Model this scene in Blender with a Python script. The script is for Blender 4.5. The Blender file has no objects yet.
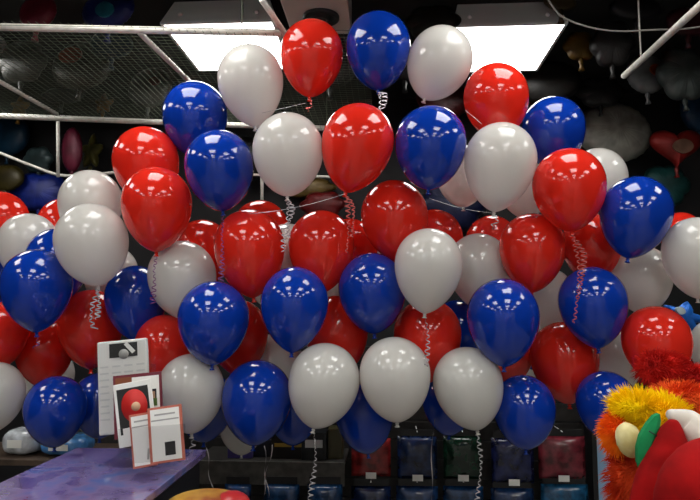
import bpy, bmesh, math, random
from mathutils import Vector, Matrix, Euler, noise
random.seed(7)
PI = math.pi
scene = bpy.context.scene
COL = scene.collection

# ------------------------------------------------------------------ camera
F = 600.0
CAMP = Vector((0, 0, 1.55))
VX, VY = 386.0, 307.0           # where the room's depth axis meets the picture
cam = bpy.data.cameras.new('camera'); camo = bpy.data.objects.new('camera', cam)
COL.objects.link(camo)
cam.sensor_width = 36.0; cam.lens = F / 700 * 36.0
cam.clip_start = 0.05
fwd_c = Vector(((VX - 350) / F, -(VY - 250) / F, -1)).normalized()   # room +Y in camera space
yaw = math.asin(fwd_c.x)
pitch = math.atan2(-fwd_c.y, -fwd_c.z)
camo.rotation_euler = (PI / 2 + pitch, 0, yaw)
camo.location = CAMP
scene.camera = camo
RM = camo.rotation_euler.to_matrix()

def ray(px, py):
    return RM @ Vector(((px - 350) / F, -(py - 250) / F, -1))
def at(px, py, Y):
    d = ray(px, py)
    return CAMP + d * (Y / d.y)
def atz(px, py, z):
    d = ray(px, py)
    return CAMP + d * ((z - CAMP.z) / d.z)

# ------------------------------------------------------------------ materials
def mat(name, col, rough=.5, metal=0, spec=.5, coat=0, emit=None, trans=0, ior=1.45, alpha=1, sss=0, sheen=0):
    m = bpy.data.materials.new(name); m.use_nodes = True
    b = m.node_tree.nodes['Principled BSDF']
    b.inputs['Base Color'].default_value = (*col, 1)
    b.inputs['Roughness'].default_value = rough
    b.inputs['Metallic'].default_value = metal
    b.inputs['Specular IOR Level'].default_value = spec
    b.inputs['Coat Weight'].default_value = coat
    b.inputs['Coat Roughness'].default_value = .04
    b.inputs['Transmission Weight'].default_value = trans
    b.inputs['IOR'].default_value = ior
    b.inputs['Alpha'].default_value = alpha
    b.inputs['Sheen Weight'].default_value = sheen
    if sss:
        b.inputs['Subsurface Weight'].default_value = sss
        b.inputs['Subsurface Radius'].default_value = (.04, .02, .02)
        b.inputs['Subsurface Scale'].default_value = .5
    if emit:
        b.inputs['Emission Color'].default_value = (*emit[0], 1)
        b.inputs['Emission Strength'].default_value = emit[1]
    return m
def srgb(r, g, b):
    f = lambda c: (c / 255 / 12.92) if c / 255 <= .04045 else ((c / 255 + .055) / 1.055) ** 2.4
    return (f(r), f(g), f(b))
def noisy(m, c1, c2, scale, detail=3, bump=0, stops=(.35, .65), c3=None):
    nt = m.node_tree; b = nt.nodes['Principled BSDF']
    tc = nt.nodes.new('ShaderNodeTexCoord'); n = nt.nodes.new('ShaderNodeTexNoise')
    n.inputs['Scale'].default_value = scale; n.inputs['Detail'].default_value = detail
    r = nt.nodes.new('ShaderNodeValToRGB')
    r.color_ramp.elements[0].position = stops[0]; r.color_ramp.elements[0].color = (*c1, 1)
    r.color_ramp.elements[1].position = stops[1]; r.color_ramp.elements[1].color = (*c2, 1)
    if c3:
        e = r.color_ramp.elements.new((stops[0] + stops[1]) / 2); e.color = (*c3, 1)
    nt.links.new(tc.outputs['Object'], n.inputs['Vector'])
    nt.links.new(n.outputs['Fac'], r.inputs['Fac'])
    nt.links.new(r.outputs['Color'], b.inputs['Base Color'])
    if bump:
        bp = nt.nodes.new('ShaderNodeBump'); bp.inputs['Strength'].default_value = bump
        nt.links.new(n.outputs['Fac'], bp.inputs['Height'])
        nt.links.new(bp.outputs['Normal'], b.inputs['Normal'])
    return m
def latex(name, col, tcol, coat=.6, tr=.18, rough=.12):
    """thin stretched rubber: glossy skin with a little light leaking through"""
    m = mat(name, col, rough, spec=.45, coat=coat)
    nt = m.node_tree; b = nt.nodes['Principled BSDF']; out = nt.nodes['Material Output']
    t = nt.nodes.new('ShaderNodeBsdfTranslucent'); t.inputs['Color'].default_value = (*tcol, 1)
    mx = nt.nodes.new('ShaderNodeMixShader'); mx.inputs[0].default_value = tr
    nt.links.new(b.outputs[0], mx.inputs[1]); nt.links.new(t.outputs[0], mx.inputs[2])
    nt.links.new(mx.outputs[0], out.inputs['Surface'])
    return m
M = {}
M['red'] = latex('red_latex', (.80, .028, .014), (.9, .05, .02), tr=.26)
M['blue'] = latex('blue_latex', (.003, .040, .38), (.004, .05, .5))
M['white'] = latex('white_latex', (.72, .725, .68), (.92, .84, .82), tr=.36)  # pinkish translucent tint paints in the bounce from neighbouring red balloons
M['ribbon_white'] = mat('ribbon_white', (.75, .72, .75), .2, .5)
M['ribbon_red'] = mat('ribbon_red', (.75, .18, .16), .2, .5)
M['ribbon_purple'] = mat('ribbon_purple', (.35, .12, .35), .2, .5)
M['steel_white'] = noisy(mat('painted_steel', (.5, .48, .42), .45), (.62, .60, .53), (.76, .74, .68), 30)
M['net'] = mat('net_wire', (.10, .115, .085), .8, spec=.1)
M['housing'] = mat('housing', (.88, .88, .86), .5)
M['panel'] = mat('panel_glow', (.9, .9, .9), .5, emit=((1.0, .985, .95), 9))
M['rivet'] = mat('rivet', (.95, .95, .95), .3, .3)
M['dark'] = mat('dark_trim', (.012, .012, .013), .4)
M['black'] = mat('black_print', (.015, .015, .015), .5)
M['vent'] = mat('vent_beige', (.62, .58, .50), .6)

# ------------------------------------------------------------------ object helpers
def tag(o, label=None, cat=None, group=None, kind=None):
    if label: o['label'] = label
    if cat: o['category'] = cat
    if group: o['group'] = group
    if kind: o['kind'] = kind
    return o
def empty(name, loc, rz=0):
    o = bpy.data.objects.new(name, None); COL.objects.link(o)
    o.empty_display_size = .05
    o.location = loc; o.rotation_euler = (0, 0, rz)
    return o
def obj(name, bm, m, parent=None, smooth=True, loc=None, kind=None):
    me = bpy.data.meshes.new(name); bm.to_mesh(me); bm.free()
    ms = m if isinstance(m, (list, tuple)) else [m]
    for x in ms: me.materials.append(x)
    if smooth:
        for p in me.polygons: p.use_smooth = True
    o = bpy.data.objects.new(name, me); COL.objects.link(o)
    if parent: o.parent = parent
    if loc is not None: o.location = loc
    if kind: o['kind'] = kind
    return o
def box(bm, c, s, rot=None, mi=0, bev=0):
    mtx = Matrix.Translation(c) @ (rot.to_4x4() if rot else Matrix.Identity(4)) @ Matrix.Diagonal((*s, 1))
    r = bmesh.ops.create_cube(bm, size=1, matrix=mtx)
    fs = {f for v in r['verts'] for f in v.link_faces}
    for f in fs: f.material_index = mi
    if bev:
        es = {e for v in r['verts'] for e in v.link_edges}
        rr = bmesh.ops.bevel(bm, geom=list(es), offset=bev, segments=2, affect='EDGES', profile=.5)
        for f in rr['faces']: f.material_index = mi
def tube(bm, pts, r, seg=8, mi=0, cap=True):
    pts = [Vector(p) for p in pts]; rings = []
    up = None
    for i, p in enumerate(pts):
        d = (pts[min(i + 1, len(pts) - 1)] - pts[max(i - 1, 0)]).normalized()
        if up is None:
            up = Vector((0, 0, 1)) if abs(d.z) < .9 else Vector((1, 0, 0))
        a = d.cross(up).normalized(); b = a.cross(d).normalized(); up = b
        rr = r[i] if isinstance(r, (list, tuple)) else r
        rings.append([bm.verts.new(p + (a * math.cos(2 * PI * k / seg) + b * math.sin(2 * PI * k / seg)) * rr) for k in range(seg)])
    for i in range(len(rings) - 1):
        for k in range(seg):
            f = bm.faces.new((rings[i][k], rings[i][(k + 1) % seg], rings[i + 1][(k + 1) % seg], rings[i + 1][k])); f.material_index = mi
    if cap:
        bm.faces.new(list(reversed(rings[0]))).material_index = mi
        bm.faces.new(rings[-1]).material_index = mi
def lathe(bm, prof, seg=32, mi=0):
    rings = []
    for r, z in prof:
        if r < 1e-6: rings.append([bm.verts.new((0, 0, z))])
        else: rings.append([bm.verts.new((r * math.cos(2 * PI * k / seg), r * math.sin(2 * PI * k / seg), z)) for k in range(seg)])
    for a, b in zip(rings, rings[1:]):
        for k in range(seg):
            k2 = (k + 1) % seg
            if len(a) == 1 and len(b) == 1: continue
            if len(a) == 1: f = bm.faces.new((a[0], b[k2], b[k]))
            elif len(b) == 1: f = bm.faces.new((a[k], a[k2], b[0]))
            else: f = bm.faces.new((a[k], a[k2], b[k2], b[k]))
            f.material_index = mi
    bmesh.ops.recalc_face_normals(bm, faces=bm.faces[:])

# ------------------------------------------------------------------ the room
XL, XR, YB, YF, ZC = -4.2, 3.4, 5.0, -3.6, 3.32
def slab(name, c, s, m):
    bm = bmesh.new(); box(bm, c, s); return obj(name, bm, m, smooth=False, kind='structure')
wallm = noisy(mat('dark_wall', (.02, .02, .022), .7), (.003, .003, .004), (.010, .009, .010), 3)
ceilm = noisy(mat('dark_ceiling', (.03, .03, .03), .8), (.006, .006, .0055), (.014, .0135, .0125), 2)
floorm = noisy(mat('dark_floor', (.1, .09, .08), .35), (.20, .19, .175), (.27, .255, .23), 4)
lightw = noisy(mat('light_wall', (.6, .6, .58), .8), (.60, .59, .56), (.66, .65, .62), 3)  # pale colour for the unseen front wall, chosen to bounce fill onto the balloons
slab('wall_back', ((XL + XR) / 2, YB + .05, ZC / 2), (XR - XL, .1, ZC), wallm)
slab('wall_front', ((XL + XR) / 2, YF - .05, ZC / 2), (XR - XL, .1, ZC), lightw)
slab('wall_left', (XL - .05, (YB + YF) / 2, ZC / 2), (.1, YB - YF + .2, ZC), wallm)
slab('wall_right', (XR + .05, (YB + YF) / 2, ZC / 2), (.1, YB - YF + .2, ZC), wallm)
slab('floor', ((XL + XR) / 2, (YB + YF) / 2, -.05), (XR - XL + .2, YB - YF + .2, .1), floorm)
slab('ceiling', ((XL + XR) / 2, (YB + YF) / 2, ZC + .05), (XR - XL + .2, YB - YF + .2, .1), ceilm)

# ceiling lights: sloped grey housing with rivets, glowing panel facing down
ZP = 3.15
LW, LL = .325, .345
def light_at(px, py, side, far=False):
    p = atz(px, py, ZP)
    return (p.x + side * LW, p.y + (-LL if far else LL))
LX = [(*light_at(18, 69, -1, True), 'square glowing ceiling light cut off by the picture edge beyond the netting'),
      (*light_at(160, 22.5, 1), 'square glowing ceiling light seen through the pipe and netting above a white balloon'),
      (*light_at(452, 25, 1), 'square glowing ceiling light with riveted grey housing, clear of the netting'),
      (2.3, 3.6, None)]
proto = None
def build_light():
    root = empty('ceiling_light', (0, 0, ZP))
    bm = bmesh.new()
    w, t, h = LW, .25, ZC - ZP
    v = [bm.verts.new((sx * w, sy * LL, 0)) for sx, sy in ((-1, -1), (1, -1), (1, 1), (-1, 1))]
    u = [bm.verts.new((sx * (t + .03), sy * t, h)) for sx, sy in ((-1, -1), (1, -1), (1, 1), (-1, 1))]
    i_ = [bm.verts.new((sx * (w - .012), sy * (LL - .012), 0)) for sx, sy in ((-1, -1), (1, -1), (1, 1), (-1, 1))]
    for k in range(4):
        k2 = (k + 1) % 4
        bm.faces.new((v[k], v[k2], u[k2], u[k])); bm.faces.new((v[k2], v[k], i_[k], i_[k2]))
    bm.faces.new(u)
    obj('housing', bm, M['housing'], root, False)
    bm = bmesh.new(); box(bm, (0, 0, .004), (2 * w - .03, 2 * LL - .03, .006))
    obj('diffuser', bm, M['panel'], root, False)
    for sx in (-1, 1):
        bm = bmesh.new(); box(bm, (sx * (w - .008), 0, -.003), (.016, 2 * LL, .012)); obj('lens_frame', bm, M['housing'], root, False)
        bm = bmesh.new(); box(bm, (0, sx * (LL - .008), -.003), (2 * w - .034, .016, .012)); obj('lens_frame', bm, M['housing'], root, False)
    for x in (-.22, .22):
        bm = bmesh.new(); bmesh.ops.create_uvsphere(bm, u_segments=10, v_segments=6, radius=.014)
        obj('rivet', bm, M['rivet'], root, loc=(x, -.315, .06))
    return root
def dup(root, loc, **k):
    r = root.copy(); COL.objects.link(r); r.location = loc
    for ch in list(root.children):
        c = ch.copy(); COL.objects.link(c); c.parent = r
        for g in list(ch.children):
            d = g.copy(); COL.objects.link(d); d.parent = c
    tag(r, **k); return r
rows = [(3.62, 'far'), (2.05, 'over'), (.55, 'near'), (-1.0, 'mid'), (-2.5, 'back')]
for Y, rn in rows:
    for x, yy, lb in LX:
        if rn == 'far' and lb is None: continue
        if rn != 'far': lb2 = 'square glowing ceiling light over the shop floor in front of the balloons'
        else: lb2 = lb
        loc = (x, yy if rn == 'far' else Y, ZP)
        if proto is None:
            proto = build_light(); proto.location = loc; tag(proto, lb2, 'ceiling light', 'ceiling lights in front of the netting' if rn != 'far' else 'ceiling lights')
        else:
            dup(proto, loc, label=lb2, cat='ceiling light', group='ceiling lights over the shop floor' if rn != 'far' else 'ceiling lights')

# beige ceiling box with a round vent between the lights
p0 = atz(292, 36, 3.12); p1 = atz(352, 36, 3.12)
root = tag(empty('ceiling_vent', ((p0.x + p1.x) / 2, p0.y - .6, 3.12)), 'beige ceiling box with a dark round vent above the top red balloon', 'ceiling vent')
bm = bmesh.new(); box(bm, (0, 0, .1), (p1.x - p0.x, 1.2, .196), bev=.008)
obj('duct_box', bm, M['vent'], root, False)
c = atz(321, 17, 3.12) - root.location
bm = bmesh.new(); lathe(bm, [(.10, 0), (.10, -.012), (.085, -.02), (.08, -.008), (.055, -.008), (.05, -.022), (.03, -.022), (.028, -.008), (0, -.008)], 32)
obj('vent_ring', bm, M['dark'], root, loc=c)

# overhead pipe frame with net
ZF = 2.80
A0, A1 = atz(0, 27, ZF), atz(286, 33, ZF)
B0, B1 = atz(0, 116, ZF), atz(340, 129, ZF)
dirA = (A1 - A0).normalized(); dirB = (B1 - B0).normalized()
A0 = A0 - dirA * 1.6; B0 = B0 - dirB * .9
root = tag(empty('net_frame', (A1.x, A1.y, ZF)), 'overhead white pipe frame with dark wire netting below the ceiling lights', 'net frame')
def loc_(p): return Vector(p) - root.location
bm = bmesh.new(); tube(bm, [loc_(A0), loc_(A1)], .016, 12); obj('pipe', bm, M['steel_white'], root)
bm = bmesh.new(); tube(bm, [loc_(B0), loc_(B1)], .019, 12); obj('pipe', bm, M['steel_white'], root)
for (a, b) in (((140, 33), (192, 84)), ((-3, 80), (57, 114)), ((262, 0), (288, 38))):
    q0 = atz(*a, ZF); q1 = atz(*b, ZF)
    bm = bmesh.new(); tube(bm, [loc_(q0 - Vector((0, 0, .0))), loc_(q1)], .013, 10); obj('cross_pipe', bm, M['steel_white'], root)
bm = bmesh.new()
def netline(p, q):
    d = q - p; L = d.length; mid = (p + q) / 2
    rot = d.to_track_quat('X', 'Z').to_matrix()
    box(bm, mid, (L, .0017, .0017), rot)
nx = 92
for i in range(nx + 1):
    t = i / nx
    a = A0.lerp(Vector((-.08, A1.y, ZF)), t); b = B0.lerp(Vector((-.08, B1.y, ZF)), t)
    zb = Vector((0, 0, -.02 * math.sin(t * 9)))
    netline(loc_(a + zb), loc_(b + zb))
for j in range(44):
    t = j / 43
    a = A0.lerp(B0, t); b = Vector((-.08, A1.y + (B1.y - A1.y) * t, ZF))
    netline(loc_(a), loc_(b))
obj('net', bm, M['net'], root, False)
# hangers reaching the ceiling
for p in (A0.lerp(A1, .3), A0.lerp(A1, .93), B0.lerp(B1, .1), B0.lerp(B1, .97)):
    bm = bmesh.new(); tube(bm, [loc_(p), loc_((p.x, p.y, ZC))], .003, 6); obj('hanger_wire', bm, M['net'], root)
# lower rail and posts hanging from the back pipe
ZB = B0.z
def px_on(px, py, Y): return at(px, py, Y)
bm = bmesh.new(); tube(bm, [loc_(at(58, 119, 4.0)), loc_(at(58, 177, 4.0))], .012, 10); obj('post', bm, M['steel_white'], root)
bm = bmesh.new(); tube(bm, [loc_(at(262, 127, 4.15)), loc_(at(262, 207, 4.15))], .012, 10); obj('post', bm, M['steel_white'], root)
bm = bmesh.new(); tube(bm, [loc_(at(228, 174, 4.16)), loc_(at(334, 177, 4.16))], .009, 10); obj('rail', bm, M['steel_white'], root)

# right-hand rod, its hanger, and loose cables
root = tag(empty('ceiling_rod', atz(624, 76, ZF)), 'slanting pale rod hung from the ceiling on a thin white wire', 'rod')
q0 = atz(624, 76, ZF); q1 = atz(706, 0, ZF)
bm = bmesh.new(); tube(bm, [Vector((0, 0, 0)), (q1 - q0) * 1.5], .017, 12); obj('rod', bm, M['steel_white'], root)
qq = atz(641, 58, ZF) - q0
bm = bmesh.new(); tube(bm, [qq, Vector((qq.x, qq.y, ZC - ZF))], .004, 6); obj('hanger_wire', bm, M['steel_white'], root)
def cable(name, pts, r, m, **k):
    P = [Vector(p) for p in pts]; out = []
    for i in range(len(P) - 1):
        a, b, c_, d = P[max(i - 1, 0)], P[i], P[i + 1], P[min(i + 2, len(P) - 1)]
        for s in range(8):
            t = s / 8
            out.append(.5 * ((2 * b) + (c_ - a) * t + (2 * a - 5 * b + 4 * c_ - d) * t * t + (3 * b - a - 3 * c_ + d) * t ** 3))
    out.append(P[-1])
    base = out[0].copy()
    bm = bmesh.new(); tube(bm, [p - base for p in out], r, 8)
    o = obj(name, bm, m, loc=base); tag(o, **k); return o
cable('sagging_cable', [at(x_, y_, 2.95) for x_, y_ in ((546, -4), (560, 15), (585, 26), (615, 31), (650, 30), (704, 26), (760, 5))], .0045, mat('cable_grey', (.32, .31, .29), .5),
      label='pale cord sagging under the ceiling beside the bare ceiling light', cat='cord')
cable('curved_pipe', [at(-40, 138, 4.2), at(0, 153, 4.2), at(30, 165, 4.2), at(60, 175, 4.2), at(90, 175, 4.2), at(125, 171, 4.2)], .011, M['steel_white'],
      label='thin pale pipe curving below the net frame behind the balloons', cat='pipe')

# ------------------------------------------------------------------ foil balloons on the back wall
def foil_mat(name, c, c2=None, rough=.42, scale=8):
    m = mat(name, c, rough, .2)
    noisy(m, c, c2 or tuple(x * .5 for x in c), scale, 2, .25)
    return m
def foil_shape(kind, w, h, n=72):
    pts = []
    for i in range(n):
        a = 2 * PI * i / n
        if kind == 'round': r = 1 + .012 * math.cos(24 * a); pts.append((r * math.cos(a), r * math.sin(a)))
        elif kind == 'star':
            k = abs(((a - PI / 2) * 5 / (2 * PI)) % 1 - .5) * 2
            r = .48 + .52 * k ** 1.2; pts.append((r * math.cos(a), r * math.sin(a)))
        elif kind == 'heart':
            x = math.sin(a) ** 3; y = (13 * math.cos(a) - 5 * math.cos(2 * a) - 2 * math.cos(3 * a) - math.cos(4 * a)) / 15; pts.append((x, y))
        elif kind == 'cloud': r = .86 + .14 * abs(math.cos(3 * a)); pts.append((r * math.cos(a), r * math.sin(a)))
    return [(x * w / 2, y * h / 2) for x, y in pts]
FM = {}
def foil(px, py, w, h, kind, c, label, Y=4.72, patch=None, rx=0):
    while at(px, py, Y).z + h * Y / F / 2 > ZC - .03 and Y > 2.8: Y -= .02
    wm = w * Y / F; hm = h * Y / F
    c0 = at(px, py, Y)
    t = empty('foil_balloon', c0)
    t.rotation_euler = (random.uniform(-.15, .1), rx, random.uniform(-.25, .25))
    tag(t, label, 'foil balloon', 'foil balloons on show at the back')
    out = foil_shape(kind, wm, hm); n = len(out); K = 6
    bm = bmesh.new()
    th = min(wm, hm) * .2
    lay = {}
    for sd in (-1, 1):
        prev = None
        for j in range(K + 1):
            s = 1 - j / K
            if j == K: ring = [bm.verts.new((0, sd * th, 0))]
            else:
                y = sd * th * math.sqrt(max(0, 1 - s ** 2.2)) * (1 + (.06 * s if j % 2 else 0))
                if j == 0:
                    if 'o' not in lay: lay['o'] = [bm.verts.new((x, 0, z)) for x, z in out]
                    ring = lay['o']
                else:
                    ring = [bm.verts.new((x * s, y + .05 * th * s * math.sin(i * 2.6), z * s)) for i, (x, z) in enumerate(out)]
            if prev:
                for i in range(n):
                    i2 = (i + 1) % n
                    if len(ring) == 1: bm.faces.new((prev[i], prev[i2], ring[0]))
                    else: bm.faces.new((prev[i], prev[i2], ring[i2], ring[i]))
            prev = ring
    bmesh.ops.recalc_face_normals(bm, faces=bm.faces[:])
    key = tuple(c)
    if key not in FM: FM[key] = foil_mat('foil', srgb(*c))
    obj('foil_body', bm, FM[key], t)
    # flat seam / tail
    bm = bmesh.new()
    lathe(bm, [(.012, 0), (.018, -.02), (.010, -.05), (.02, -.08), (0, -.08)], 8)
    obj('tail', bm, FM[key], t, loc=(0, 0, min(z for x, z in out) + .012))
    if patch:
        pc, pw, phh, ox, oz = patch
        pts = foil_shape('round', pw * Y / F, phh * Y / F, 20)
        bm = bmesh.new(); f = []
        for x, z in pts:
            X = x + ox * wm; Z = z + oz * hm
            s = min(1, math.hypot(X / (wm / 2), Z / (hm / 2)))
            f.append(bm.verts.new((X, -th * math.sqrt(max(0, 1 - s ** 2.2)) * 1.0 - .012, Z)))
        bm.faces.new(f); r = bmesh.ops.extrude_face_region(bm, geom=bm.faces[:])
        bmesh.ops.translate(bm, verts=[v for v in r['geom'] if isinstance(v, bmesh.types.BMVert)], vec=(0, .014, 0))
        bmesh.ops.recalc_face_normals(bm, faces=bm.faces[:])
        obj('printed_patch', bm, foil_mat('patch', srgb(*pc)), t, False)
    return t
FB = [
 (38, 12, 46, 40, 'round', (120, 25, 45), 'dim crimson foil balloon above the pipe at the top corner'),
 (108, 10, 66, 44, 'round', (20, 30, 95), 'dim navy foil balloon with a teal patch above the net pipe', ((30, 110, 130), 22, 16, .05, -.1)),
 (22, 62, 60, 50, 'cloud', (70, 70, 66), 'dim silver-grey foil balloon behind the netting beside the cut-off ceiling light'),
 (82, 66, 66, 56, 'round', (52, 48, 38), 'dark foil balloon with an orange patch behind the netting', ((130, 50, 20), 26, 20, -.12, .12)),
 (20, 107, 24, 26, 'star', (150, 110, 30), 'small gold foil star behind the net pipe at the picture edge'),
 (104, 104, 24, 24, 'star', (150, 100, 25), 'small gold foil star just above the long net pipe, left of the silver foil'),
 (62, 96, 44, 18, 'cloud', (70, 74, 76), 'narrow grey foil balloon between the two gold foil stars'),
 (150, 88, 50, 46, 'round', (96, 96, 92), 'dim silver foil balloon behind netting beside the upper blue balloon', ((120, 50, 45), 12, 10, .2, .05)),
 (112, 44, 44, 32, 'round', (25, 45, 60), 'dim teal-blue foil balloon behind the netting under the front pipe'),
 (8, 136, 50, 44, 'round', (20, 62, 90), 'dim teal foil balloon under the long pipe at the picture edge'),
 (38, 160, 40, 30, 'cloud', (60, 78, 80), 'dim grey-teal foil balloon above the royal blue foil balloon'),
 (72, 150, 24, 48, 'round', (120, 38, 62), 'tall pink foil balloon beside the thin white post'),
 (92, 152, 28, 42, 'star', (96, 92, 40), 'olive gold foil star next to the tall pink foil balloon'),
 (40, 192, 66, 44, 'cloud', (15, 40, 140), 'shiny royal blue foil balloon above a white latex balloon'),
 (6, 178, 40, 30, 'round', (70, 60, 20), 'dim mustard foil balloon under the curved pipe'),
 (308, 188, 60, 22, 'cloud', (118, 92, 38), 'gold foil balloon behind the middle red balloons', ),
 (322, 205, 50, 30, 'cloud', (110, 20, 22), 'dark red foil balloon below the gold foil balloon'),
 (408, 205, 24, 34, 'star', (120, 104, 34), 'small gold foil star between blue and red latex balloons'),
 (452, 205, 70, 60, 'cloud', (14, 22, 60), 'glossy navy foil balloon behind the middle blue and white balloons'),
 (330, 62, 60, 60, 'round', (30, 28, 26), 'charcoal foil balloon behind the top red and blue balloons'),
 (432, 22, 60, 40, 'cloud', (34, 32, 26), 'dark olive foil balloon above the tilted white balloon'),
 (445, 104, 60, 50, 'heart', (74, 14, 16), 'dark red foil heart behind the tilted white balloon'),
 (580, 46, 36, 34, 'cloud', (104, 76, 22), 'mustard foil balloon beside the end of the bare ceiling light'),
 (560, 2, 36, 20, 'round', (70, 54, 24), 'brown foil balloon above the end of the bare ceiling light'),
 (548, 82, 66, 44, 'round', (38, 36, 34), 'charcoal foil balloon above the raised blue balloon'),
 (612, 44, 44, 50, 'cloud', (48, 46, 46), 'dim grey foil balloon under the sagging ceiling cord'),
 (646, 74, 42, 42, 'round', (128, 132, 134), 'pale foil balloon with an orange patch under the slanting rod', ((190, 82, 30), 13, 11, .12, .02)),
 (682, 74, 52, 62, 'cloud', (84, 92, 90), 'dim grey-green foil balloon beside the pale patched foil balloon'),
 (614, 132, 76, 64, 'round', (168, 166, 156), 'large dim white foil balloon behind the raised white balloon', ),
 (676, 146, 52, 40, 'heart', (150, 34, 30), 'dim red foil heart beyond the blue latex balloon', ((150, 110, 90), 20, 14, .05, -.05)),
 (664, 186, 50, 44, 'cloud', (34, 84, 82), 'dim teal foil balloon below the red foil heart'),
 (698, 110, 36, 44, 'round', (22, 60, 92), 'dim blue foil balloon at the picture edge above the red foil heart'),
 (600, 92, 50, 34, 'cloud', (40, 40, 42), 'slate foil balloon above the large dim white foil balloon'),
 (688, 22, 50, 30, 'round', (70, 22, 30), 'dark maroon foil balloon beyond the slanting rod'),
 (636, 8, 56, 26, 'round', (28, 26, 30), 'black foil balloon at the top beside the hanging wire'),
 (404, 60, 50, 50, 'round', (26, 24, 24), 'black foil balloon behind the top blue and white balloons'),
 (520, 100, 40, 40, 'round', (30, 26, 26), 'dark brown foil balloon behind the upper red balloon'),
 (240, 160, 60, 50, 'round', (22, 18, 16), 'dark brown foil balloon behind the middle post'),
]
Yj = 0
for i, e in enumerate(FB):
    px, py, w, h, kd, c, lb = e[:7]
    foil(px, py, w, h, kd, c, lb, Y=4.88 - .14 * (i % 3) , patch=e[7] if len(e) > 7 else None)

# ------------------------------------------------------------------ latex balloons
def balloon_mesh(name, low, top, p, m):
    bm = bmesh.new(); prof = []
    for i in range(0, 15):
        u = PI / 2 * i / 14
        prof.append((math.sin(u), top * math.cos(u)))
    for i in range(1, 22):
        u = PI / 2 * i / 22
        prof.append((max(math.cos(u) ** p, .05), -low * math.sin(u)))
    prof.append((.045, -low - .005))
    lathe(bm, prof, 48)
    me = bpy.data.meshes.new(name); bm.to_mesh(me); bm.free(); me.materials.append(m)
    for q in me.polygons: q.use_smooth = True
    return me
bodies = {c: [balloon_mesh('balloon_body', l, t, p, M[c]) for l, t, p in ((1.45, 1.04, 1.30), (1.36, 1.03, 1.22), (1.50, 1.04, 1.36))] for c in ('red', 'blue', 'white')}
def knot_mesh(m):
    bm = bmesh.new()
    lathe(bm, [(.045, .01), (.05, -.02), (.075, -.045), (.045, -.07), (.05, -.09), (.10, -.15), (.095, -.155), (.04, -.10), (0, -.09)], 14)
    me = bpy.data.meshes.new('knot'); bm.to_mesh(me); bm.free(); me.materials.append(m)
    for q in me.polygons: q.use_smooth = True
    return me
knots = {c: knot_mesh(M[c]) for c in ('red', 'blue', 'white')}

def ribbon(parent, L, m, sx=0, sy=-.03, r=.011, pitch=.022, strands=1, ox=0):
    """curled gift ribbon: a narrow band wound in a loose helix, hanging down"""
    for s in range(strands):
        bm = bmesh.new(); n = int(L / pitch * 12); prev = None; ph = random.uniform(0, 6)
        wv = random.uniform(4, 9)
        for i in range(n + 1):
            t = i / n; a = ph + i / 12 * 2 * PI
            rr = r * min(1, t * 6 + .1) * (.75 + .35 * math.sin(t * wv + ph))
            cx = sx * t + .010 * math.sin(t * wv * .7) + s * .02 * min(1, t * 3) + ox; cy = sy * min(1, t * 3)
            p = Vector((cx + rr * math.cos(a), cy + rr * math.sin(a), -t * L * (1 - .25 * s) - .01))
            w_ = .0022
            q = [bm.verts.new(p + Vector((0, 0, w_))), bm.verts.new(p - Vector((0, 0, w_)))]
            if prev: bm.faces.new((prev[0], prev[1], q[1], q[0]))
            prev = q
        obj('ribbon', bm, m, parent)

W, R_, B = 'white', 'red', 'blue'
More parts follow.
